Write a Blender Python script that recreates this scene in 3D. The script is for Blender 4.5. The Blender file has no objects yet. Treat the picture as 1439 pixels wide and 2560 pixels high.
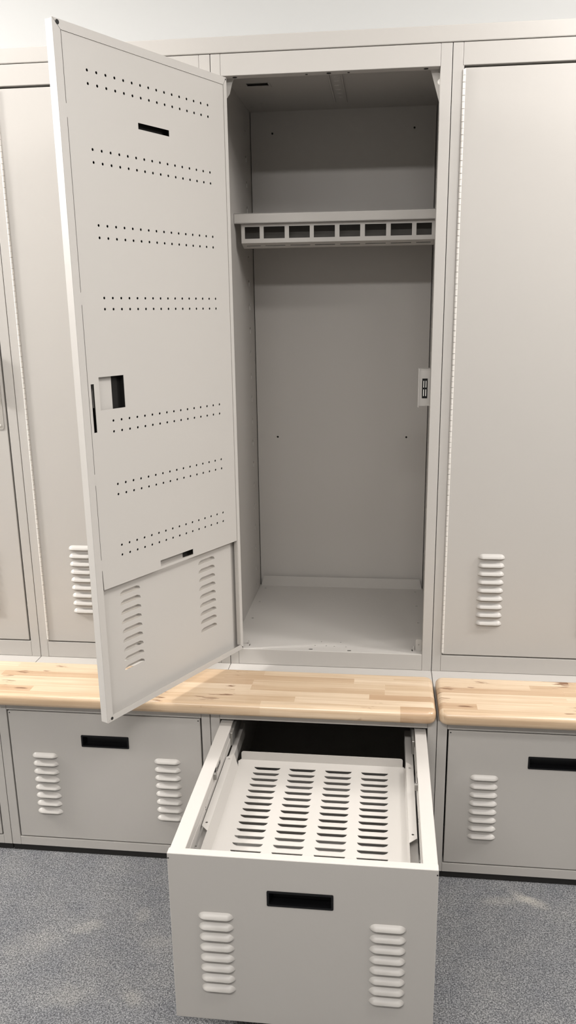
import bpy, bmesh, math, random
from mathutils import Vector, Matrix
from mathutils.geometry import delaunay_2d_cdt
random.seed(4)
sc = bpy.context.scene
COL = sc.collection
W = 0.6096
D = 0.3077            # front plane of the drawer bases is y = -D, front of the lockers y = 0
FZ = -0.010           # carpet level
ZB = 0.470            # top of the bases / underside of the lockers
ZT = 2.151

# ------------------------------------------------------------------ materials
def new_mat(name):
    m = bpy.data.materials.new(name); m.use_nodes = True
    nt = m.node_tree; b = nt.nodes['Principled BSDF']
    return m, nt, b
def N(nt, t, **k):
    n = nt.nodes.new(t)
    for a, v in k.items():
        if a in n.inputs: n.inputs[a].default_value = v
        else: setattr(n, a, v)
    return n
def paint(name, col, rough=0.42, bump=0.03, spec=0.5):
    m, nt, b = new_mat(name)
    b.inputs['Base Color'].default_value = (*col, 1); b.inputs['Roughness'].default_value = rough
    b.inputs['Specular IOR Level'].default_value = spec
    tc = N(nt, 'ShaderNodeTexCoord')
    nz = N(nt, 'ShaderNodeTexNoise', Scale=700.0, Detail=2.0)
    bp = N(nt, 'ShaderNodeBump', Strength=bump, Distance=0.001)
    nt.links.new(tc.outputs['Object'], nz.inputs['Vector'])
    nt.links.new(nz.outputs['Fac'], bp.inputs['Height']); nt.links.new(bp.outputs['Normal'], b.inputs['Normal'])
    n2 = N(nt, 'ShaderNodeTexNoise', Scale=2.5, Detail=2.0)
    rp = N(nt, 'ShaderNodeMapRange'); rp.inputs['To Min'].default_value = rough - .03; rp.inputs['To Max'].default_value = rough + .05
    nt.links.new(tc.outputs['Object'], n2.inputs['Vector']); nt.links.new(n2.outputs['Fac'], rp.inputs['Value'])
    nt.links.new(rp.outputs['Result'], b.inputs['Roughness'])
    return m
PAINT = paint('putty_enamel', (0.440, 0.418, 0.390))
STEEL = paint('galvanised_steel', (0.30, 0.29, 0.27), 0.38)
STEEL.node_tree.nodes['Principled BSDF'].inputs['Metallic'].default_value = 0.7
HINGE = paint('hinge_steel', (0.62, 0.59, 0.55), 0.3)
PLATE = paint('handle_plate_enamel', (0.36, 0.34, 0.31), 0.35)
BLACK = paint('black_plastic', (0.0035, 0.0035, 0.004), 0.32, 0.02, 0.3)
RAIL_SHADE = paint('rail_shade_grey', (0.085, 0.079, 0.071), 0.6, 0.02, .3)  # dark grey that paints the shade behind the hook-rail windows
CAVITY_SHADE = paint('cavity_shade', (0.012, 0.011, 0.010), 0.8, 0.0, .2)  # near-black that paints the shade in the door cavity
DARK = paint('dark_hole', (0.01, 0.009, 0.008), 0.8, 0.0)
WHITEP = paint('white_nylon', (0.78, 0.76, 0.72), 0.4)
WALLM = paint('white_wall_paint', (0.545, 0.548, 0.54), 0.85, 0.05, 0.2)
WALLD = paint('grey_wall_paint', (0.30, 0.295, 0.28), 0.85, 0.05, 0.2)
CEILM = paint('ceiling_tile', (0.62, 0.62, 0.60), 0.9, 0.1, 0.2)

def wood_mat():
    m, nt, b = new_mat('birch_butcher_block')
    L = nt.links.new
    tc = N(nt, 'ShaderNodeTexCoord')
    mp = N(nt, 'ShaderNodeMapping'); L(tc.outputs['Object'], mp.inputs['Vector'])
    sep = N(nt, 'ShaderNodeSeparateXYZ'); L(mp.outputs['Vector'], sep.inputs['Vector'])
    def M(op, a, bb=None, cc=None):
        n = N(nt, 'ShaderNodeMath', operation=op)
        for i, v in enumerate((a, bb, cc)):
            if v is None: continue
            if isinstance(v, (int, float)): n.inputs[i].default_value = v
            else: L(v, n.inputs[i])
        return n.outputs[0]
    row = M('FLOOR', M('DIVIDE', M('ADD', sep.outputs['Y'], 2.004), 0.0310))
    wn = N(nt, 'ShaderNodeTexWhiteNoise', noise_dimensions='1D'); L(row, wn.inputs['W'])
    xs = M('ADD', sep.outputs['X'], M('MULTIPLY', wn.outputs['Value'], 7.3))
    cell = M('FLOOR', M('DIVIDE', xs, 0.37))
    cb = N(nt, 'ShaderNodeCombineXYZ'); L(row, cb.inputs['X']); L(cell, cb.inputs['Y'])
    w2 = N(nt, 'ShaderNodeTexWhiteNoise', noise_dimensions='3D'); L(cb.outputs['Vector'], w2.inputs['Vector'])
    # grain coordinates, different for every stave
    off = M('MULTIPLY', w2.outputs['Value'], 40.0)
    g = N(nt, 'ShaderNodeCombineXYZ'); L(M('MULTIPLY', M('ADD', sep.outputs['X'], off), 3.2), g.inputs['X'])
    L(M('MULTIPLY', sep.outputs['Y'], 75.0), g.inputs['Y']); L(M('ADD', M('MULTIPLY', sep.outputs['Z'], 75.0), off), g.inputs['Z'])
    gn = N(nt, 'ShaderNodeTexNoise', Scale=1.0, Detail=6.0, Roughness=0.62, Distortion=0.6); L(g.outputs['Vector'], gn.inputs['Vector'])
    ramp = N(nt, 'ShaderNodeValToRGB'); cr = ramp.color_ramp
    cr.elements[0].position = 0.0; cr.elements[0].color = (0.430, 0.290, 0.178, 1)
    cr.elements[1].position = 1.0; cr.elements[1].color = (0.640, 0.520, 0.385, 1)
    e = cr.elements.new(0.30); e.color = (0.520, 0.390, 0.262, 1)
    e = cr.elements.new(0.65); e.color = (0.585, 0.460, 0.325, 1)
    L(w2.outputs['Value'], ramp.inputs['Fac'])
    r2 = N(nt, 'ShaderNodeValToRGB'); r2.color_ramp.elements[0].position = .28; r2.color_ramp.elements[0].color = (.84, .77, .70, 1)
    r2.color_ramp.elements[1].position = .62; r2.color_ramp.elements[1].color = (1.04, 1.03, 1.02, 1)
    L(gn.outputs['Fac'], r2.inputs['Fac'])
    mx = N(nt, 'ShaderNodeMix', data_type='RGBA', blend_type='MULTIPLY'); mx.inputs['Factor'].default_value = 1.0
    L(ramp.outputs['Color'], mx.inputs['A']); L(r2.outputs['Color'], mx.inputs['B'])
    # mineral streaks and small knots
    k = N(nt, 'ShaderNodeCombineXYZ'); L(M('MULTIPLY', sep.outputs['X'], 16.0), k.inputs['X']); L(M('MULTIPLY', sep.outputs['Y'], 95.0), k.inputs['Y']); L(off, k.inputs['Z'])
    kn = N(nt, 'ShaderNodeTexNoise', Scale=1.0, Detail=3.0, Roughness=0.6); L(k.outputs['Vector'], kn.inputs['Vector'])
    k2 = N(nt, 'ShaderNodeTexNoise', Scale=9.0, Detail=1.0); L(mp.outputs['Vector'], k2.inputs['Vector'])
    kk = M('MULTIPLY', kn.outputs['Fac'], k2.outputs['Fac'])
    kr = N(nt, 'ShaderNodeMapRange'); kr.inputs['From Min'].default_value = 0.385; kr.inputs['From Max'].default_value = 0.45; L(kk, kr.inputs['Value'])
    mk = N(nt, 'ShaderNodeMix', data_type='RGBA'); L(kr.outputs['Result'], mk.inputs['Factor'])
    L(mx.outputs['Result'], mk.inputs['A']); mk.inputs['B'].default_value = (0.20, 0.105, 0.055, 1)
    L(mk.outputs['Result'], b.inputs['Base Color'])
    b.inputs['Roughness'].default_value = 0.30
    b.inputs['Coat Weight'].default_value = 0.25; b.inputs['Coat Roughness'].default_value = 0.12
    bp = N(nt, 'ShaderNodeBump', Strength=0.08, Distance=0.001); L(gn.outputs['Fac'], bp.inputs['Height']); L(bp.outputs['Normal'], b.inputs['Normal'])
    return m
WOOD = wood_mat()

def carpet_mat():
    m, nt, b = new_mat('blue_grey_carpet')
    L = nt.links.new
    tc = N(nt, 'ShaderNodeTexCoord'); V = tc.outputs['Object']
    n1 = N(nt, 'ShaderNodeTexNoise', Scale=285.0, Detail=4.0, Roughness=0.8); L(V, n1.inputs['Vector'])
    r1 = N(nt, 'ShaderNodeValToRGB')
    r1.color_ramp.elements[0].position = .385; r1.color_ramp.elements[0].color = (0.059, 0.061, 0.064, 1)
    r1.color_ramp.elements[1].position = .615; r1.color_ramp.elements[1].color = (0.350, 0.348, 0.343, 1)
    e = r1.color_ramp.elements.new(.5); e.color = (0.164, 0.167, 0.173, 1)
    L(n1.outputs['Fac'], r1.inputs['Fac'])
    n2 = N(nt, 'ShaderNodeTexNoise', Scale=9.0, Detail=4.0, Roughness=0.6); L(V, n2.inputs['Vector'])
    r2 = N(nt, 'ShaderNodeValToRGB')
    r2.color_ramp.elements[0].position = .3; r2.color_ramp.elements[0].color = (0.86, 0.87, 0.90, 1)
    r2.color_ramp.elements[1].position = .72; r2.color_ramp.elements[1].color = (1.10, 1.09, 1.07, 1)
    L(n2.outputs['Fac'], r2.inputs['Fac'])
    mx = N(nt, 'ShaderNodeMix', data_type='RGBA', blend_type='MULTIPLY'); mx.inputs['Factor'].default_value = 1.0
    L(r1.outputs['Color'], mx.inputs['A']); L(r2.outputs['Color'], mx.inputs['B'])
    # dusty plaster scuffs trodden into the pile
    prev = mx.outputs['Result']
    for (cx, cy, sx, sy, rot, amt) in ((0.862, -0.376, .060, .020, -0.55, .85), (0.80, -0.385, .085, .024, .1, .32), (-0.095, -0.79, .03, .032, .2, .38),
                                       (-0.24, -0.80, .06, .04, .2, .25), (-0.28, -0.585, .05, .028, .4, .30), (-0.15, -0.53, .03, .03, 0, .22), (-0.08, -0.62, .05, .03, 0, .2), (-0.40, -0.66, .08, .05, .6, .16)):
        mp = N(nt, 'ShaderNodeMapping'); mp.vector_type = 'TEXTURE'
        mp.inputs['Location'].default_value = (cx, cy, 0); mp.inputs['Rotation'].default_value = (0, 0, rot); mp.inputs['Scale'].default_value = (sx, sy, 1)
        L(V, mp.inputs['Vector'])
        nd = N(nt, 'ShaderNodeTexNoise', Scale=26.0, Detail=4.0); L(V, nd.inputs['Vector'])
        va = N(nt, 'ShaderNodeVectorMath', operation='MULTIPLY_ADD'); L(nd.outputs['Color'], va.inputs[0]); va.inputs[1].default_value = (1.3, 1.3, 0); L(mp.outputs['Vector'], va.inputs[2])
        vs = N(nt, 'ShaderNodeVectorMath', operation='SUBTRACT'); L(va.outputs[0], vs.inputs[0]); vs.inputs[1].default_value = (.65, .65, 0)
        ln = N(nt, 'ShaderNodeVectorMath', operation='LENGTH'); L(vs.outputs[0], ln.inputs[0])
        mr = N(nt, 'ShaderNodeMapRange', interpolation_type='SMOOTHSTEP'); mr.inputs['From Min'].default_value = 1.15; mr.inputs['From Max'].default_value = .25
        mr.inputs['To Max'].default_value = amt; L(ln.outputs['Value'], mr.inputs['Value'])
        mul = N(nt, 'ShaderNodeMath', operation='MULTIPLY'); L(mr.outputs['Result'], mul.inputs[0])
        sp = N(nt, 'ShaderNodeMapRange'); sp.inputs['From Min'].default_value = .36; sp.inputs['From Max'].default_value = .52; L(n1.outputs['Fac'], sp.inputs['Value']); L(sp.outputs['Result'], mul.inputs[1])
        mm = N(nt, 'ShaderNodeMix', data_type='RGBA'); L(mul.outputs[0], mm.inputs['Factor']); L(prev, mm.inputs['A']); mm.inputs['B'].default_value = (0.42, 0.40, 0.36, 1)
        prev = mm.outputs['Result']
    L(prev, b.inputs['Base Color']); b.inputs['Roughness'].default_value = 0.95; b.inputs['Specular IOR Level'].default_value = 0.15
    bp = N(nt, 'ShaderNodeBump', Strength=0.9, Distance=0.004); L(n1.outputs['Fac'], bp.inputs['Height']); L(bp.outputs['Normal'], b.inputs['Normal'])
    return m
CARPET = carpet_mat()

# ------------------------------------------------------------------ mesh helpers
def BM(): return bmesh.new()
def box(bm, x0, x1, y0, y1, z0, z1, bev=0.0, seg=2):
    t = bmesh.new()
    bmesh.ops.create_cube(t, size=1.0)
    for v in t.verts:
        v.co = Vector(((x0 + x1) / 2 + v.co.x * (x1 - x0), (y0 + y1) / 2 + v.co.y * (y1 - y0), (z0 + z1) / 2 + v.co.z * (z1 - z0)))
    if bev > 0:
        bmesh.ops.bevel(t, geom=list(t.edges), offset=bev, segments=seg, affect='EDGES', profile=0.5)
    merge(bm, t)
def merge(bm, t, mat=None):
    vm = {}
    for v in t.verts: vm[v] = bm.verts.new(mat @ v.co if mat else v.co)
    for f in t.faces:
        nf = bm.faces.new([vm[v] for v in f.verts]); nf.smooth = f.smooth; nf.material_index = f.material_index
    t.free()
def cyl(bm, p0, p1, r, n=14, r2=None, smooth=True):
    p0, p1 = Vector(p0), Vector(p1); d = (p1 - p0); L = d.length; d.normalize()
    a = d.orthogonal().normalized(); b = d.cross(a); r2 = r if r2 is None else r2
    A = [bm.verts.new(p0 + (a * math.cos(2 * math.pi * i / n) + b * math.sin(2 * math.pi * i / n)) * r) for i in range(n)]
    B = [bm.verts.new(p1 + (a * math.cos(2 * math.pi * i / n) + b * math.sin(2 * math.pi * i / n)) * r2) for i in range(n)]
    for i in range(n):
        f = bm.faces.new([A[i], A[(i + 1) % n], B[(i + 1) % n], B[i]]); f.smooth = smooth
    bm.faces.new(A[::-1]); bm.faces.new(B)
    for R in (A, B):
        for i in range(n):
            e = bm.edges.get((R[i], R[(i + 1) % n]))
            if e: e.smooth = False
def rect(a0, a1, b0, b1): return [(a0, b0), (a1, b0), (a1, b1), (a0, b1)]
def rrect(a0, a1, b0, b1, r, n=5):
    o = []
    for cx, cy, s in ((a1 - r, b1 - r, 0), (a0 + r, b1 - r, 90), (a0 + r, b0 + r, 180), (a1 - r, b0 + r, 270)):
        for i in range(n + 1):
            t = math.radians(s + 90 * i / n); o.append((cx + r * math.cos(t), cy + r * math.sin(t)))
    return o
def circ(a, b, r, n=10, ry=None):
    ry = r if ry is None else ry
    return [(a + r * math.cos(2 * math.pi * i / n), b + ry * math.sin(2 * math.pi * i / n)) for i in range(n)]
def inside(x, y, poly):
    c = False; n = len(poly)
    for i in range(n):
        ax, ay = poly[i]; bx, by = poly[(i + 1) % n]
        if (ay > y) != (by > y) and x < ax + (y - ay) * (bx - ax) / (by - ay): c = not c
    return c
def sheet(bm, outline, holes, fn, thick):
    """flat sheet with real cut-outs; fn maps (a, b, depth) to a point, thick is along depth"""
    t = bmesh.new(); pts = []; eds = []
    for loop in [outline] + holes:
        k = len(pts); n = len(loop); pts += [Vector(p) for p in loop]; eds += [(k + i, k + (i + 1) % n) for i in range(n)]
    vo, eo, fo = delaunay_2d_cdt(pts, eds, [], 0, 1e-7)[:3]
    boxes = [(min(p[0] for p in h), max(p[0] for p in h), min(p[1] for p in h), max(p[1] for p in h), h) for h in holes]
    tv = [t.verts.new((p[0], p[1], 0)) for p in vo]
    for f in fo:
        cx = sum(vo[i][0] for i in f) / len(f); cy = sum(vo[i][1] for i in f) / len(f)
        if not inside(cx, cy, outline): continue
        if any(bx[0] <= cx <= bx[1] and bx[2] <= cy <= bx[3] and inside(cx, cy, bx[4]) for bx in boxes): continue
        t.faces.new([tv[i] for i in f])
    for v in [v for v in t.verts if not v.link_faces]: t.verts.remove(v)
    fs = list(t.faces)
    ext = bmesh.ops.extrude_face_region(t, geom=fs, use_keep_orig=True)
    for g in ext['geom']:
        if isinstance(g, bmesh.types.BMVert): g.co.z += thick
    for v in t.verts: v.co = Vector(fn(v.co.x, v.co.y, v.co.z))
    bmesh.ops.recalc_face_normals(t, faces=list(t.faces))
    merge(bm, t)
XZ = lambda y: (lambda a, b, d: (a, y + d, b))
YZ = lambda x: (lambda a, b, d: (x + d, a, b))
XY = lambda z: (lambda a, b, d: (a, b, z + d))

def louver(bm, u0, u1, z0, h, dep, fn, tk=0.0011, rr=0.014):
    """pressed louver hood: open lip at z0, fading into the sheet at z0+h, standing out by dep"""
    c0, c1 = u0 + rr, u1 - rr
    path = []
    n = 7
    for i in range(n + 1):
        t = math.pi - (math.pi / 2) * i / n
        path.append(((c0 + rr * math.cos(t), z0 + h * math.sin(t)), (c0, z0)))
    for i in range(1, 5):
        u = c0 + (c1 - c0) * i / 5; path.append(((u, z0 + h), (u, z0)))
    for i in range(n + 1):
        t = math.pi / 2 - (math.pi / 2) * i / n
        path.append(((c1 + rr * math.cos(t), z0 + h * math.sin(t)), (c1, z0)))
    rhos = [0.0, .18, .36, .54, .70, .82, .91, .97, 1.0]
    def layer(inset):
        rows = []
        for r in rhos:
            f = 1 - .25 * r ** 1.15 - .75 * r ** 2.3
            row = []
            for (P, Q) in path:
                a = Q[0] + (P[0] - Q[0]) * r; b = Q[1] + (P[1] - Q[1]) * r
                row.append(bm.verts.new(fn(a, b, dep * f - inset)))
            rows.append(row)
        return rows
    O = layer(0.0); I = layer(tk)
    for R, flip in ((O, False), (I, True)):
        for i in range(len(R) - 1):
            for j in range(len(path) - 1):
                q = [R[i][j], R[i][j + 1], R[i + 1][j + 1], R[i + 1][j]]
                if (q[0].co - q[1].co).length < 1e-7: q = [q[0], q[2], q[3]]
                if flip: q = q[::-1]
                try:
                    f = bm.faces.new(q); f.smooth = True
                    if i == 0:
                        e = bm.edges.get((R[0][j], R[0][j + 1]))
                        if e: e.smooth = False
                    for jj in (0, len(path) - 1):
                        e = bm.edges.get((R[i][jj], R[i + 1][jj]))
                        if e: e.smooth = False
                except ValueError: pass
    # lip thickness: along rho=0 spine and down both ends
    for j in range(len(path) - 1):
        if (O[0][j].co - O[0][j + 1].co).length > 1e-7:
            bm.faces.new([O[0][j], I[0][j], I[0][j + 1], O[0][j + 1]])
    for j in (0, len(path) - 1):
        for i in range(len(rhos) - 1):
            bm.faces.new([O[i][j], O[i + 1][j], I[i + 1][j], I[i][j]])
def lhole(u0, u1, z0, h, rr=0.014):
    return [(u0 + .002, z0 + .0005), (u1 - .002, z0 + .0005), (u1 - .0045, z0 + h * .55), (u1 - rr, z0 + h - .0015), (u0 + rr, z0 + h - .0015), (u0 + .0045, z0 + h * .55)]

def finish(bm, name, mat, parent=None, base=(0, 0, 0), doubles=True):
    if doubles: bmesh.ops.remove_doubles(bm, verts=list(bm.verts), dist=1e-6)
    bmesh.ops.translate(bm, verts=list(bm.verts), vec=-Vector(base))
    me = bpy.data.meshes.new(name); bm.to_mesh(me); bm.free()
    mats = mat if isinstance(mat, (list, tuple)) else [mat]
    for m in mats: me.materials.append(m)
    o = bpy.data.objects.new(name, me); COL.objects.link(o)
    if parent: o.parent = parent
    return o
def thing(name, label, cat, loc, group=None):
    o = bpy.data.objects.new(name, None); COL.objects.link(o); o.location = loc
    o.empty_display_size = .1
    o['label'] = label; o['category'] = cat
    if group: o['group'] = group
    return o
def tag(o, label, cat, group=None):
    o['label'] = label; o['category'] = cat
    if group: o['group'] = group
def copy_tree(o, parent=None):
    c = o.copy(); COL.objects.link(c); c.parent = parent
    for ch in [x for x in bpy.data.objects if x.parent == o]: copy_tree(ch, c)
    return c

# ------------------------------------------------------------------ the room
def struct(name, bm, m):
    o = finish(bm, name, m); o['kind'] = 'structure'; return o
RX0, RX1, RY0, RY1, RZ = -3.6, 3.9, -4.6, 0.64, 2.74
b = BM(); box(b, RX0, RX1, RY0, RY1, FZ - .1, FZ); struct('floor', b, CARPET)
b = BM(); box(b, RX0, RX1, RY0, RY1, RZ, RZ + .1); struct('ceiling', b, CEILM)
b = BM(); box(b, RX0, RX1, RY1, RY1 + .1, FZ - .1, RZ + .1); struct('wall_back', b, WALLM)
b = BM(); box(b, RX0, RX1, RY0 - .1, RY0, FZ - .1, RZ + .1); struct('wall_front', b, WALLD)
b = BM(); box(b, RX0 - .1, RX0, RY0 - .1, RY1 + .1, FZ - .1, RZ + .1); struct('wall_left', b, WALLD)
b = BM(); box(b, RX1, RX1 + .1, RY0 - .1, RY1 + .1, FZ - .1, RZ + .1); struct('wall_right', b, WALLD)

# ------------------------------------------------------------------ upper lockers
G = 0.0008     # half the seam between two units
def locker_body(root, base, openl):
    x0, x1 = G, W - G
    # side panels with the row of shelf-clip punchings
    zs = [.5487 + .0760 * k for k in range(21)]
    for nm, xa in (('side_panel', x0), ('side_panel', x1 - .0022)):
        b = BM(); holes = []
        if openl:
            for z in zs:
                holes.append([(.4940, z - .0030), (.5130, z + .0010), (.5130, z + .0060), (.4940, z + .0025)])
            for z in (1.3520, 1.0815, .7560, .5650):
                holes.append(circ(.575, z, .003, 8))
        sheet(b, rect(.004, .617, ZB + .001, ZT - .001), holes, YZ(xa), .0022)
        if openl:
            for z in zs:   # bent tab under each slot
                xi = xa + .0020 if xa < .3 else xa - .0022
                box(b, xi, xi + .0024, .5000, .5060, z - .0155, z - .0035)
        finish(b, nm, PAINT, root, base)
    b = BM()
    bh = [circ(.0763, 2.078, .0034, 12), circ(.5362, 2.080, .0034, 12), circ(.0774, 1.081, .0034, 12), circ(.5339, 1.082, .0034, 12)] if openl else []
    sheet(b, rect(x0 + .0045, x1 - .0045, ZB + .003, ZT - .003), bh, XZ(.600), .0015)
    if openl:
        for z in (1.345, 1.083, .755, .575):
            for xx in (.020, .030, .580, .590): box(b, xx, xx + .0016, .5985, .6003, z - .008, z + .006)
    finish(b, 'back_panel', PAINT, root, base)
    b = BM()
    th = [rect(.049, .113, .247, .290), rect(.055, .066, .482, .486), rect(.018, .028, .528, .532), rect(.548, .560, .475, .479), rect(.584, .596, .519, .523)] if openl else []
    sheet(b, rect(x0 + .0025, x1 - .0025, .004, .5995), th, XY(2.143), .002)
    if openl:
        box(b, .048, .114, .246, .248, 2.1415, 2.1445); box(b, .1125, .118, .250, .290, 2.139, 2.1428, .0006)
        # stiffening channel with pressed dimples under the top
        for xx in (.286, .322): box(b, xx, xx + .004, .05, .50, 2.1385, 2.1435, .001)
        for k in range(9):
            yy = .09 + k * .045; cyl(b, (.306, yy, 2.1432), (.306, yy, 2.1405), .009, 12, .004)
    finish(b, 'top_panel', PAINT, root, base)
    b = BM(); fh = []
    if openl:
        fh = [rrect(.2393, .2523, .0090, .0160, .003, 3), rrect(.3562, .3692, .0080, .0150, .003, 3)]
        for a, c in ((.2568, .0409), (.2742, .0704), (.2914, .0408), (.316, .0398), (.3339, .0723), (.3518, .0367)): fh.append(circ(a, c, .0027, 8, .0024))
        for a in (.028, .5787):
            for c in (.2535, .410, .5560): fh.append(rect(a - .0035, a + .0035, c - .0028, c + .0028))
        for a in (.0553, .5526):
            fh.append([(a - .0008, .038), (a + .0008, .038), (a + .0014, .026), (a, .020), (a - .0022, .027)])
    sheet(b, rect(x0 + .0025, x1 - .0025, .003, .5985), fh, XY(.5200), .0015)
    # rear upstand with clipped corners
    sheet(b, [(.008, .5215), (W - .006, .5215), (W - .016, .5600), (.018, .5600)], [], XZ(.584), .0015)
    if openl:
        sheet(b, rrect(.562, .5802, .5212, .5570, .004, 4), [circ(.5715, .540, .0020, 8)], XZ(.030), .0015)
        sheet(b, [(.0505, .5212), (.0525, .5212), (.0530, .534), (.0505, .534)], [], XZ(.036), .006)
        sheet(b, [(.5545, .5212), (.5565, .5212), (.5570, .536), (.5545, .536)], [], XZ(.026), .004)
    finish(b, 'bottom_panel', PAINT, root, base)
    # welded face frame: two stiles, header and sill, fine weld seams left between them
    b = BM()
    box(b, x0, .0258, 0, .030, ZB, ZT, .0012); box(b, .0258, .0288, .0006, .022, .5205, 2.0997)
    box(b, .5808, x1, 0, .030, ZB, ZT, .0012)
    box(b, .0262, .5804, .0001, .030, 2.0997, ZT, .0014)
    box(b, .0262, .5804, .0001, .0055, ZB + .0005, .5210, .0012)
    fr = finish(b, 'face_frame', PAINT, root, base)
    if openl:
        for xx, yy, rr in ((.060, .016, .0058), (.302, .016, .0058), (.5458, .016, .0058), (.245, .018, .0032), (.352, .018, .0032)):
            b = BM(); cyl(b, (xx, yy, 2.0998), (xx, yy, 2.0990), rr, 16)
            finish(b, 'header_hole', DARK, fr, base)['label'] = 'dark round hole under the header'

def door_parts(parent_root, loc, rot, wd, z0, z1, lz, inner, handle):
    """door in its own frame: x from the hinge, y 0 outside .. t inside, z up from z0"""
    t = .022; H = z1 - z0
    lu = (.0915, .1662), (.3880, .4627)
    h, pitch, dep = .0126, .0252, .0098
    lz0 = lz - z0
    holes = []
    for a, c in lu:
        for k in range(9): holes.append(lhole(a, c, lz0 - k * pitch, h))
    b = BM()
    sheet(b, rect(.0012, wd - .0012, .0012, H - .0012), holes, XZ(0.0), .0013)
    # folded edges
    r = .0012
    box(b, 0, r + .0004, .0004, t - .001, 0, H, .0004, 1); box(b, wd - r - .0004, wd, .0004, t - .0002, 0, H, .0005, 1)
    box(b, 0, wd, .0004, t - .0004, 0, r + .0004, .0004, 1); box(b, 0, wd, .0004, t - .0004, H - r - .0004, H, .0004, 1)
    d = finish(b, 'door', PAINT, parent_root)
    d.location = loc; d.rotation_euler = (0, 0, rot)
    for a, c in lu:
        b = BM()
        for k in range(9): louver(b, a, c, lz0 - k * pitch, h, dep, lambda u, z, q: (u, -q, z))
        finish(b, 'louver_vent', PAINT, d)
    # continuous piano hinge
    b = BM(); z = .006; hx, hy = (-.0012, -.0012) if inner else (-.0001, -.0014)
    k = 0
    while z < H - .016:
        cyl(b, (hx, hy, z), (hx, hy, z + .01465 - (.0008 if k % 2 else .0003)), .0034, 12); z += .01500; k += 1
    finish(b, 'piano_hinge', HINGE, d)['label'] = 'bright continuous piano hinge with many knuckles'
    if inner:
        S = .985; zz = lambda v: 1.5203 + (v - 1.5203) * S - z0
        # mitred return flange
        fs, fb, ft, fh_ = .0200 * S, .0155 * S, .0185 * S, .0125 * S
        b = BM(); e = .0004
        def strip(pts): sheet(b, pts, [], XZ(t - .0013), .0013)
        strip([(wd - e, e), (wd - e, H - e), (wd - fs, H - ft - e), (wd - fs, fb + e)])
        strip([(e, 0), (wd - 2 * e, 0), (wd - fs - e, fb), (fh_ + e, fb)])
        strip([(2 * e, H), (wd - 3 * e, H), (wd - fs - 2 * e, H - ft), (fh_ + 2 * e, H - ft)])
        strip([(0, 2 * e), (fh_, fb + e), (fh_, H - ft - e), (0, H - 2 * e)])
        box(b, fh_ + .0002, fh_ + .0016, .010, t - .0014, fb, .345)      # turned-in leg of the hinge flange
        finish(b, 'return_flange', PAINT, d)
        # inner stiffener pan with its perforations
        rows = [((.4723, 2.0186), (.0761, 2.0207)), ((.4722, 1.9926), (.0761, 1.9941)), ((.4717, 1.863), (.0761, 1.8637)), ((.4714, 1.8369), (.0752, 1.8375)),
                ((.4697, 1.7075), (.074, 1.7077)), ((.4693, 1.6814), (.0739, 1.6814)), ((.468, 1.5518), (.0715, 1.5515)), ((.468, 1.5272), (.0713, 1.5262)),
                ((.4659, 1.2721), (.0712, 1.2709)), ((.4664, 1.2464), (.0718, 1.2456)), ((.4659, 1.1186), (.0718, 1.1173)), ((.4663, 1.0934), (.0715, 1.0915)),
                ((.4666, .9655), (.0722, .9633)), ((.4669, .9403), (.0727, .938))]
        hs = []
        for (ua, za), (ub, zb_) in rows:
            for i in range(16):
                f = i / 15; hs.append(circ((ua + (ub - ua) * f) * S, zz(za + (zb_ - za) * f), .0031, 8))
        q = lambda pts: [(u * S, zz(v)) for u, v in pts]
        hs.append(q([(.2237, 1.9258), (.3273, 1.9262), (.3273, 1.9396), (.2237, 1.9396)]))
        hs.append(q([(.4242, 1.2996), (.5031, 1.2998), (.5031, 1.3758), (.4242, 1.3758)]))
        hs.append(q([(.5186, 1.2502), (.5277, 1.2502), (.5281, 1.3617), (.5186, 1.3617)]))
        hs.append(q([(.2064, .8733), (.3350, .8729), (.3350, .8893), (.2064, .8889)]))
        b = BM()
        L, R_, T, B_ = .5358 * S, fh_ - .002, H - ft + .001, zz(.8655)
        out = [(R_, B_), (L - .0018, B_ + .001)]
        for zt in (.93, 1.14, 1.55, 1.93):      # little location tabs on the free side
            v = zz(zt); out += [(L - .0002, v - .014), (L + .0022, v - .011), (L + .0022, v + .011), (L - .0002, v + .014)]
        out += [(L - .0002, T), (R_, T)]
        sheet(b, out, hs, XZ(t - .0030), .0012)
        box(b, R_ + .003, L - .003, t - .009, t - .0030, B_, B_ + .0012)      # folded lower lip of the pan
        finish(b, 'stiffener_panel', PAINT, d)
        for u, v, rr in ((.5455, 2.0915, .0046), (.5425, .5262, .0040), (.0035, .5245, .0018), (.0040, 2.0930, .0018)):
            b = BM(); cyl(b, (u * S, t - .0002, zz(v)), (u * S, t + .0006, zz(v)), rr, 14)
            finish(b, 'corner_rivet', DARK, d)['label'] = 'small black corner rivet'
        b = BM()  # added dark sheets, painting the shade seen through the pan's cut-outs
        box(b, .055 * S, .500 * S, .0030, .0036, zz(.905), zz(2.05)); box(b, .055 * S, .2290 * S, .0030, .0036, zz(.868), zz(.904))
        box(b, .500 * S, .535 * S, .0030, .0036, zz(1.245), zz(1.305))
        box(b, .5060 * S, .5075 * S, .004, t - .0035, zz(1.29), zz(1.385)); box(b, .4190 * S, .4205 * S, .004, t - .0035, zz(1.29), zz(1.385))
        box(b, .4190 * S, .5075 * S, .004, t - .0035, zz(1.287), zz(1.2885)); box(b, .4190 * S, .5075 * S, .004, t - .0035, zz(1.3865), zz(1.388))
        finish(b, 'door_cavity_shade', CAVITY_SHADE, d)['label'] = 'added dark sheet for the shade inside the door, seen through the cut-outs'
        b = BM(); box(b, .4520 * S, .5050 * S, .0040, .0070, zz(1.292), zz(1.383), .0014)
        finish(b, 'latch_cover', PAINT, d)
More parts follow.
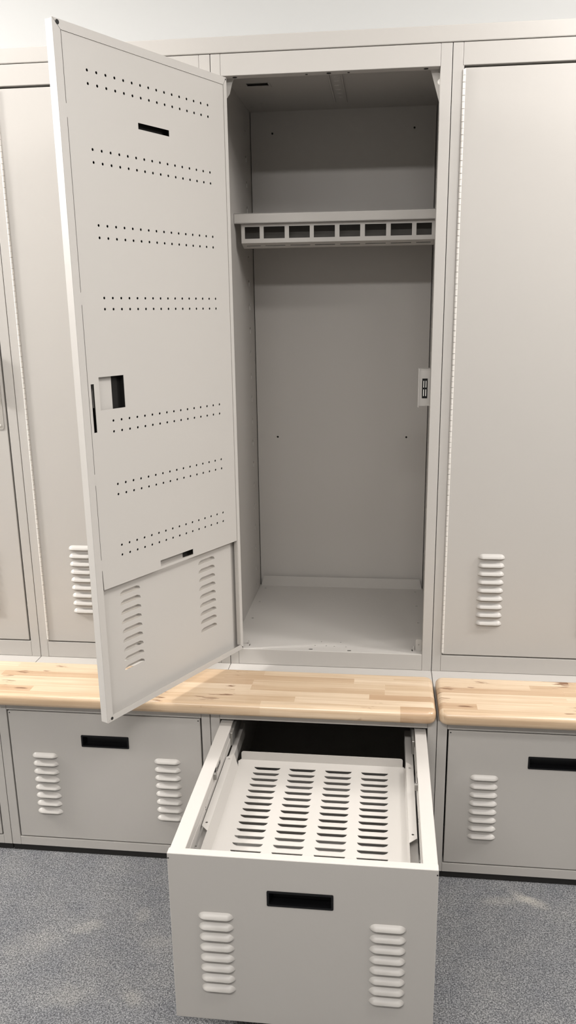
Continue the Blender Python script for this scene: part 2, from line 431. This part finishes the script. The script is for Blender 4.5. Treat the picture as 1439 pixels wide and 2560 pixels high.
    if handle:
        b = BM()
        pu0, pu1, pz0, pz1 = wd - .0985, wd - .0085, 1.1905 - z0, 1.500 - z0
        sheet(b, rrect(pu0, pu1, pz0, pz1, .008), [rrect(pu0 + .018, pu1 - .018, pz0 + .06, pz1 - .05, .006)], XZ(-.0018), .0016)
        sheet(b, rrect(pu0 + .018, pu1 - .018, pz0 + .06, pz1 - .05, .006), [], XZ(-.0008), .0006)
        hp = finish(b, 'handle_plate', PLATE, d); hp['label'] = 'grey handle plate with rounded corners'
        b = BM()
        box(b, pu0 + .032, pu1 - .032, -.024, -.0010, pz0 + .10, pz1 - .08, .006, 3)
        finish(b, 'handle_lever', PLATE, d)
        for u in (pu0 + .012, pu1 - .012):
            for z in (pz0 + .012, pz1 - .012):
                b = BM(); cyl(b, (u, -.0018, z), (u, -.0042, z), .0045, 14, .0025); finish(b, 'screw', HINGE, d)
    return d

LOCKER_GROUP = 'tall lockers in a row'
def make_locker(x, label, openl):
    base = (0, 0, ZB)
    root = thing('locker', label, 'locker', (x, 0, ZB), LOCKER_GROUP)
    locker_body(root, base, openl)
    return root
right = make_locker(W, 'tall putty-coloured steel locker, door shut, directly right of the open locker', False)
door_parts(right, (.0300, -.0006, .5255 - ZB), 0, .5460, .5255, 2.0935, .8270, False, True)
left = copy_tree(right); left.location.x = -W
left['label'] = 'tall putty-coloured locker with shut door, partly hidden behind the open door'
fleft = copy_tree(right); fleft.location.x = -2 * W
fleft['label'] = 'locker at the far left edge, shut door showing a grey handle plate'

centre = make_locker(0, 'tall open steel locker with its door swung wide and empty interior', True)
S = .985
OX, OY = .4605 + (.0391 - .4605) * S, -2.2584 + (.0077 + 2.2584) * S
ang = 2.057; t_ = .022
px_, py_ = OX - t_ * math.sin(ang), OY - t_ * math.cos(ang)
z0o, z1o = 1.5203 + (.5185 - 1.5203) * S, 1.5203 + (2.098 - 1.5203) * S
door_parts(centre, (px_, py_, z0o - ZB), -ang, .5585 * S, z0o, z1o, 1.5203 + (.8275 - 1.5203) * S, True, False)
# hat shelf
b = BM()
box(b, .0036, .6056, .2550, .5985, 1.7965, 1.7980)
box(b, .0036, .6056, .2550, .2566, 1.7700, 1.7980, .0006, 1)
box(b, .0036, .6056, .2550, .2700, 1.7698, 1.7712)
for xx in (.0036, .6044): box(b, xx, xx + .0012, .2560, .5980, 1.778, 1.7975)
finish(b, 'shelf', PAINT, centre, (0, 0, ZB))
# hook rail with eight square windows
wins = [(.0327, .0776), (.0895, .1527), (.1655, .2276), (.2396, .302), (.3155, .3765), (.3903, .4524), (.4657, .5274), (.5402, .5846)]
b = BM()
sheet(b, [(.022, 1.716), (.594, 1.716), (.594, 1.7690), (.022, 1.7690)], [rect(a, c, 1.7275, 1.7610) for a, c in wins], XZ(.2700), .0014)
slope = lambda a, c, d: (a, c, 1.7152 - (c - .2700) * .30 + d)
sheet(b, rect(.022, .594, .2702, .3120), [rect(a + .001, c - .001, .2900, .2975) for a, c in wins], slope, .0012)
for xx in (.022, .5926): sheet(b, [(.2712, 1.7155), (.3110, 1.7040), (.3110, 1.7180), (.2712, 1.7680)], [], YZ(xx), .0014)
box(b, .030, .586, .3600, .3750, 1.7850, 1.7962, .001)
hr = finish(b, 'hook_rail', PAINT, centre, (0, 0, ZB))
b = BM(); box(b, .0236, .5924, .3105, .3120, 1.7045, 1.7960)  # added plate; its dark tone stands in for shade inside the windows
finish(b, 'rail_shade_plate', RAIL_SHADE, hr, (0, 0, ZB))['label'] = 'added dark plate for the shade behind the square windows'
# corner gussets behind the header
b = BM()
sheet(b, [(.5530, 2.1030), (.5870, 2.1030), (.5870, 2.0120), (.5835, 2.0180), (.5590, 2.0975)], [circ(.5805, 2.0945, .0022, 8)], XZ(.0310), .0015)
finish(b, 'corner_gusset', PAINT, centre, (0, 0, ZB))
b = BM(); cyl(b, (.5835, .0310, 2.072), (.5835, .0240, 2.072), .0075, 16, .006)
finish(b, 'door_bumper', WHITEP, centre, (0, 0, ZB))['label'] = 'white nylon door bumper'
b = BM(); sheet(b, [(.0230, 2.1030), (.0560, 2.1030), (.0500, 2.0900), (.0430, 2.0650), (.0230, 2.0400)], [], XZ(.0310), .0015)
finish(b, 'corner_gusset', PAINT, centre, (0, 0, ZB))
# latch strike on the right stile
b = BM()
sheet(b, rect(.5500, .5900, 1.2590, 1.3570), [rect(.5600, .5735, 1.2790, 1.3320)], XZ(.0310), .0015)
box(b, .5482, .5500, .0180, .0325, 1.2540, 1.3600, .0006, 1)
box(b, .5500, .5900, .0300, .0800, 1.2575, 1.2590); box(b, .5500, .5900, .0300, .0800, 1.3570, 1.3585)
st = finish(b, 'latch_strike', PAINT, centre, (0, 0, ZB))
b = BM(); box(b, .5594, .5741, .0300, .0345, 1.2784, 1.3326, .0004, 1)
o = finish(b, 'strike_insert', BLACK, st, (0, 0, ZB)); o['label'] = 'black insert of the strike'
for xx in (.5625, .5685):
    for z_ in (1.2845, 1.3080):
        b = BM(); box(b, xx, xx + .0024, .0290, .0305, z_, z_ + .0185, .0003, 1)
        finish(b, 'strike_bar', WHITEP, st, (0, 0, ZB))['label'] = 'pale bar in the black insert'

# ------------------------------------------------------------------ drawer bases
BASE_D = 0.600
def base_body(root):
    bs = (0, 0, FZ)
    x0, x1 = G, W - G; zl = .0098
    b = BM()
    box(b, x0, x0 + .0015, -D + .002, BASE_D, zl, ZB - .001); box(b, x1 - .0015, x1, -D + .002, BASE_D, zl, ZB - .001)
    box(b, x0 + .0016, x1 - .0016, BASE_D - .002, BASE_D, zl, ZB - .001); box(b, x0 + .0016, x1 - .0016, -D + .02, BASE_D - .003, zl, zl + .002)
    finish(b, 'carcass', PAINT, root, bs)
    b = BM(); box(b, x0, x1, -D, BASE_D, ZB - .0012, ZB, .0005, 1); finish(b, 'top_panel', PAINT, root, bs)
    b = BM()
    box(b, x0, .0265, -D, -D + .030, zl, ZB - .0014, .0011); box(b, .5850, x1, -D, -D + .030, zl, ZB - .0014, .0011)
    box(b, .0269, .5846, -D + .0001, -D + .025, .4475, ZB - .0014, .0011)
    box(b, .0269, .5846, -D + .0001, -D + .030, zl, .0375, .0011)
    finish(b, 'face_frame', PAINT, root, bs)
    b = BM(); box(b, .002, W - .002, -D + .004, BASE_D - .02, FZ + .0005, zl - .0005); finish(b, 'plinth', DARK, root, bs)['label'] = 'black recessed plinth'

def drawer_front(bm, x0, x1, y, z0, z1, lz, pitch, th, hx0, hx1, hz0, hz1):
    holes = []
    h = .0116
    L1 = (x0 + .0600, x0 + .1350); L2 = (x1 - .1355, x1 - .0605)
    for a, c in (L1, L2):
        for k in range(8): holes.append(lhole(a, c, lz - k * pitch, h))
    holes.append(rect(hx0 + .003, hx1 - .003, hz0 + .003, hz1 - .003))
    sheet(bm, rect(x0 + .0015, x1 - .0015, z0 + .0015, z1 - .0015), holes, XZ(y), .0013)
    # rolled top edge and folded sides
    box(bm, x0, x1, y + .0002, y + th, z1 - .0120, z1, .0019, 3)
    box(bm, x0, x0 + .0030, y + .0002, y + th, z0, z1 - .004, .0012, 2); box(bm, x1 - .0030, x1, y + .0002, y + th, z0, z1 - .004, .0012, 2)
    box(bm, x0, x1, y + .0002, y + th, z0, z0 + .0030, .0012, 2)
    return L1, L2, h
def pull(parent, bs, y, hx0, hx1, hz0, hz1, dep=.017):
    b = BM()
    sheet(b, rrect(hx0, hx1, hz0, hz1, .0025, 3), [rect(hx0 + .0045, hx1 - .0045, hz0 + .0045, hz1 - .0045)], XZ(y - .0016), .0018)
    i0, i1, j0, j1 = hx0 + .0045, hx1 - .0045, hz0 + .0045, hz1 - .0045
    v = lambda p: b.verts.new(p)
    yo, yi = y - .0002, y + dep
    A = [v((i0, yo, j0)), v((i1, yo, j0)), v((i1, yo, j1)), v((i0, yo, j1))]
    B = [v((i0 + .006, yi, j0 + .001)), v((i1 - .002, yi, j0 + .001)), v((i1 - .002, yi, j1 - .002)), v((i0 + .006, yi, j1 - .002))]
    for k in range(4): b.faces.new([A[k], B[k], B[(k + 1) % 4], A[(k + 1) % 4]])
    b.faces.new([B[0], B[3], B[2], B[1]])
    o = finish(b, 'recessed_pull', BLACK, parent, bs); o['label'] = 'black recessed finger pull'
    return o

def closed_drawer(root):
    bs = (0, 0, FZ)
    x0, x1, z0, z1 = .0308, .5808, .0412, .4438
    y = -D - .0004
    b = BM()
    L1, L2, h = drawer_front(b, x0, x1, y, z0, z1, .3060, .02565, .018, .2390, .3760, .3430, .3790)
    d = finish(b, 'drawer', PAINT, root, bs)
    for a, c in (L1, L2):
        b = BM()
        for k in range(8): louver(b, a, c, .3060 - k * .02565, h, .0096, lambda u, z, q: (u, y - q, z))
        finish(b, 'louver_vent', PAINT, d, bs)
    pull(d, bs, y, .2390, .3760, .3430, .3790)
    for xx in (x1 - .005, x0 + .005):
        b = BM(); cyl(b, (xx, y, z1 - .005), (xx, y - .0004, z1 - .005), .0018, 10)
        finish(b, 'corner_rivet', DARK, d, bs)['label'] = 'tiny dark corner rivet'
BASE_GROUP = 'drawer bases under the bench'
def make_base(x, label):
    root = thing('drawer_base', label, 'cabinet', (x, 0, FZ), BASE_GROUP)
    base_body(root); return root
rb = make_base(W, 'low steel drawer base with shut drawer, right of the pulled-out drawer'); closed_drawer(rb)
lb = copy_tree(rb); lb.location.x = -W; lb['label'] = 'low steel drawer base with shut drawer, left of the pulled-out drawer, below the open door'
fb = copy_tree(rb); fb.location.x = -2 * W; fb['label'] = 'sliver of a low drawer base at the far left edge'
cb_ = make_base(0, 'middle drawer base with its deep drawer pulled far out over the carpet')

# the open drawer
bs = (0, 0, FZ)
YF = -D - .5589
x0, x1, z0, z1 = .0285, .5812, .0290, .4445
b = BM()
CL, CP = .2955, .02615
L1, L2, h = drawer_front(b, x0, x1, YF, z0, z1, CL, CP, .0190, .2347, .3720, .3330, .3692)
# drawer box below the tray
yb = YF + .0195
for xa in (.0622, .5465): box(b, xa, xa + .0012, yb, -.2600, .0600, .3770)
box(b, .0640, .5452, yb, -.2600, .0600, .0615)
box(b, .0660, .5430, -.2620, -.2600, .0610, .2600)
for xa, xb in ((.0622, .0745), (.5290, .5475)): box(b, xa, xb, yb, -.2000, .3760, .3777, .0004, 1)
for xa, xb in ((.0740, .0752), (.5280, .5292)): box(b, xa, xb, yb, -.2000, .3400, .3775)
dr = finish(b, 'drawer', PAINT, cb_, bs)
for a, c in (L1, L2):
    b = BM()
    for k in range(8): louver(b, a, c, CL - k * CP, h, .0098, lambda u, z, q: (u, YF - q, z))
    finish(b, 'louver_vent', PAINT, dr, bs)
pull(dr, bs, YF, .2347, .3720, .3330, .3692, .02)
for xx in (x0 + .0025, x1 - .0025):
    b = BM(); cyl(b, (xx, YF, z1 - .012), (xx, YF - .0006, z1 - .012), .0016, 10)
    finish(b, 'corner_rivet', DARK, dr, bs)
# box-section side rails with folded inner face
for s, (xa, xb) in ((1, (.0290, .0620)), (-1, (.5510, .5810))):
    xi = xb if s > 0 else xa
    b = BM()
    box(b, xa, xb, yb + .0005, -.2200, .3960, .4400, .0016, 3)
    box(b, min(xi, xi + s * .0016), max(xi, xi + s * .0016), yb + .0005, -.2200, .3935, .4170, .0004, 1)
    r = finish(b, 'side_rail', PAINT, dr, bs)
    xe = xi + s * .0018
    for yy in (-.6600, -.8200):
        for dz in (.0, .006):
            b = BM(); cyl(b, (xi, yy, .4080 + dz), (xe + s * .0002, yy, .4080 + dz), .0018, 10); finish(b, 'screw_hole', DARK, r, bs)
    b = BM()
    # dark notch and white spring clip with its little printed sticker
    box(b, min(xi - s * .001, xi + s * .0004), max(xi - s * .001, xi + s * .0004), -.5550, -.5300, .4270, .4390)
    finish(b, 'notch', DARK, r, bs)
    b = BM()
    box(b, min(xi, xi + s * .008), max(xi, xi + s * .008), -.5640, -.5560, .4240, .4405, .0005, 1)
    finish(b, 'rail_clip', STEEL, r, bs)['label'] = 'small grey metal clip'
    b = BM()
    box(b, min(xi, xi + s * .0006), max(xi, xi + s * .0006), -.5280, -.4800, .4200, .4360)
    finish(b, 'sticker', PLATE, r, bs)['label'] = 'small grey sticker'
    b = BM()
    for k in range(5):
        box(b, min(xi + s * .0006, xi + s * .0009), max(xi + s * .0006, xi + s * .0009), -.5240 + k * .0085, -.5190 + k * .0085, .4230 + .001 * (k % 2), .4330 - .001 * (k % 3))
    finish(b, 'sticker_print', DARK, r, bs)
# telescopic slides that stay with the cabinet
for s, (xa, xb) in ((1, (.0630, .0700)), (-1, (.5430, .5500))):
    b = BM(); box(b, xa, xb, -.3550, .12, .3960, .4340, .001, 1)
    finish(b, 'drawer_slide', STEEL, cb_, bs)['label'] = 'dark steel telescopic slide'
# louvred lift-out tray hung between the rails
b = BM(); TZ = .368
cols = [.1345, .2265, .3195, .4125]; TW = .0715; rowsY = [-.4060 - .02595 * k for k in range(15)]
th_h = .0140
holes = []
for cx in cols:
    for yy in rowsY:
        rr = .012
        holes.append([(cx + .0008, yy), (cx + .004, yy - th_h * .55), (cx + rr, yy - th_h + .0008), (cx + TW - rr, yy - th_h + .0008), (cx + TW - .004, yy - th_h * .55), (cx + TW - .0008, yy)])
FY0, FY1 = yb + .0010, -.3720
sheet(b, rect(.0935, .5230, FY0, FY1), holes, XY(TZ - .0012), .0012)
for cx in cols:
    for yy in rowsY:
        louver(b, cx, cx + TW, 0, th_h, -.0075, lambda u, z, q, yy=yy: (u, yy - z, TZ - .0004 + q), .0009, .012)
# rear upstand with rounded corners
bl = [(.0960, TZ)] + [(.0960, TZ + .018)] + [(.0960 + .006 - .006 * math.cos(a), TZ + .018 + .006 * math.sin(a)) for a in (0.4, .8, 1.2, 1.57)] + \
     [(.5140 + .006 * math.sin(a), TZ + .018 + .006 * math.cos(a)) for a in (0.0, .4, .8, 1.2)] + [(.5200, TZ + .018), (.5200, TZ)]
sheet(b, bl, [], XZ(-.3732), .0012)
# sloping walls and hanging flanges
def wallq(pts, th=(0, 0, -.0012)):
    vs = [b.verts.new(p) for p in pts]; b.faces.new(vs)
    v2 = [b.verts.new(Vector(p) + Vector(th)) for p in pts]; b.faces.new(v2[::-1])
    n = len(pts)
    for i in range(n): b.faces.new([vs[i], v2[i], v2[(i + 1) % n], vs[(i + 1) % n]])
FZt = .4030
for s, xw, xf, xo in ((1, .0935, .0825, .0660), (-1, .5230, .5270, .5450)):
    wallq([(xw, FY0, TZ - .0003), (xw, -.4080, TZ - .0003), (xf, -.4040, FZt), (xf, FY0, FZt)], (-.0010 * s, 0, -.0004))
    wallq([(xw, -.4080, TZ - .0003), (xw, -.3740, TZ - .0003), (xw - s * .002, -.3900, TZ + .006)], (-.0010 * s, 0, -.0004))
    f1 = -.7300
    pts = [(xf, f1), (xf, -.4040), (xf - s * .004, -.4080), (xo + s * .004, -.4190), (xo, -.4230), (xo, f1 + .0180)]
    if s < 0: pts = pts[::-1]
    sheet(b, pts, [circ((xf + xo) / 2, -.4320, .0032, 10, .0030), circ((xf + xo) / 2, f1 + .030, .0030, 10)], XY(FZt - .0012), .0012)
finish(b, 'ventilated_tray', PAINT, dr, bs)['label'] = 'louvred pale tray hung in the drawer'

# ------------------------------------------------------------------ cap and benches
b = BM(); box(b, -2 * W + .001, 2 * W - .001, -.0004, .630, ZT + .0016, 2.1905, .0022, 2)
tag(finish(b, 'cap_panel', PAINT, None), 'long flat putty-coloured steel cap running along the top of all the lockers', 'panel')
def bench(xa, xb, label, shift=0.0):
    y0, y1, z0, z1 = -.3350, -.1110, ZB + .0002, .5065
    t = bmesh.new()
    o = rrect(xa, xb, y0, y1, .024, 8)
    vs = [t.verts.new((a, c, z0)) for a, c in o]
    f = t.faces.new(vs)
    r = bmesh.ops.extrude_face_region(t, geom=[f], use_keep_orig=True)
    for g in r['geom']:
        if isinstance(g, bmesh.types.BMVert): g.co.z = z1
    bmesh.ops.recalc_face_normals(t, faces=list(t.faces))
    es = [e for e in t.edges if abs(e.verts[0].co.z - e.verts[1].co.z) < 1e-6]
    bmesh.ops.bevel(t, geom=es, offset=.0125, segments=6, affect='EDGES', profile=0.5)
    for f in t.faces: f.smooth = len(f.verts) <= 4
    ob = finish(t, 'bench_seat', WOOD, None, ((xa + xb) / 2 + shift, -.2230, z0))
    ob.location = ((xa + xb) / 2 + shift, -.2230, z0)
    tag(ob, label, 'bench')
    return ob
bench(-1.2180, .6052, 'long butcher-block wooden bench top running left under the open door', .0)
bench(.6130, 1.2180, 'butcher-block wooden bench top starting right of the narrow gap', .0)

# ------------------------------------------------------------------ ceiling lights
def light(x, y, sx, sy, pw, col=(1, .970, .950)):
    l = bpy.data.lights.new('ceiling_light', 'AREA'); l.shape = 'RECTANGLE'; l.size = sx; l.size_y = sy; l.energy = pw; l.color = col
    o = bpy.data.objects.new('ceiling_light', l); COL.objects.link(o); o.location = (x, y, RZ - .012)
    return o
def globe(x, y, pw, col=(1, .970, .950), r=.14):
    l = bpy.data.lights.new('ceiling_lamp', 'POINT'); l.energy = pw; l.color = col; l.shadow_soft_size = r
    o = bpy.data.objects.new('ceiling_lamp', l); COL.objects.link(o); o.location = (x, y, RZ - .20)
light(-.95, -.62, 1.1, .28, 20); light(3.3, -.62, 1.1, .28, 112)
light(-.95, -2.7, 1.1, .28, 28); light(.30, -2.7, 1.1, .28, 54); light(1.45, -1.5, 1.1, .28, 23)
globe(-3.1, -.62, 405, r=.20); globe(1.45, -.62, 40)
w = bpy.data.worlds.new('World'); sc.world = w; w.use_nodes = True
w.node_tree.nodes['Background'].inputs['Color'].default_value = (1, 1, 1, 1); w.node_tree.nodes['Background'].inputs['Strength'].default_value = 0.05

# ------------------------------------------------------------------ camera
cam = bpy.data.cameras.new('camera'); co = bpy.data.objects.new('camera', cam); COL.objects.link(co)
cx, sx = math.cos(1.3091), math.sin(1.3091); cy, sy = math.cos(-.0128), math.sin(-.0128); cz, sz = math.cos(.1168), math.sin(.1168)
Rz = Matrix(((cz, -sz, 0), (sz, cz, 0), (0, 0, 1))); Rx = Matrix(((1, 0, 0), (0, cx, -sx), (0, sx, cx))); Rr = Matrix(((cy, -sy, 0), (sy, cy, 0), (0, 0, 1)))
co.matrix_world = Matrix.Translation((.4605, -2.2584, 1.5203)) @ (Rz @ Rx @ Rr).to_4x4()
cam.sensor_fit = 'VERTICAL'; cam.sensor_height = 36.0; cam.lens = 36.0 * 2019.27 / 2560
cam.shift_x = -(729.9 - 719.5) / 2560; cam.shift_y = (1315.7 - 1280) / 2560
cam.clip_start = .01; cam.clip_end = 50
sc.camera = co
sc.view_settings.view_transform = 'Standard'; sc.view_settings.look = 'None'; sc.view_settings.gamma = 1; sc.view_settings.use_curve_mapping = False
sc.view_settings.exposure = 0.0
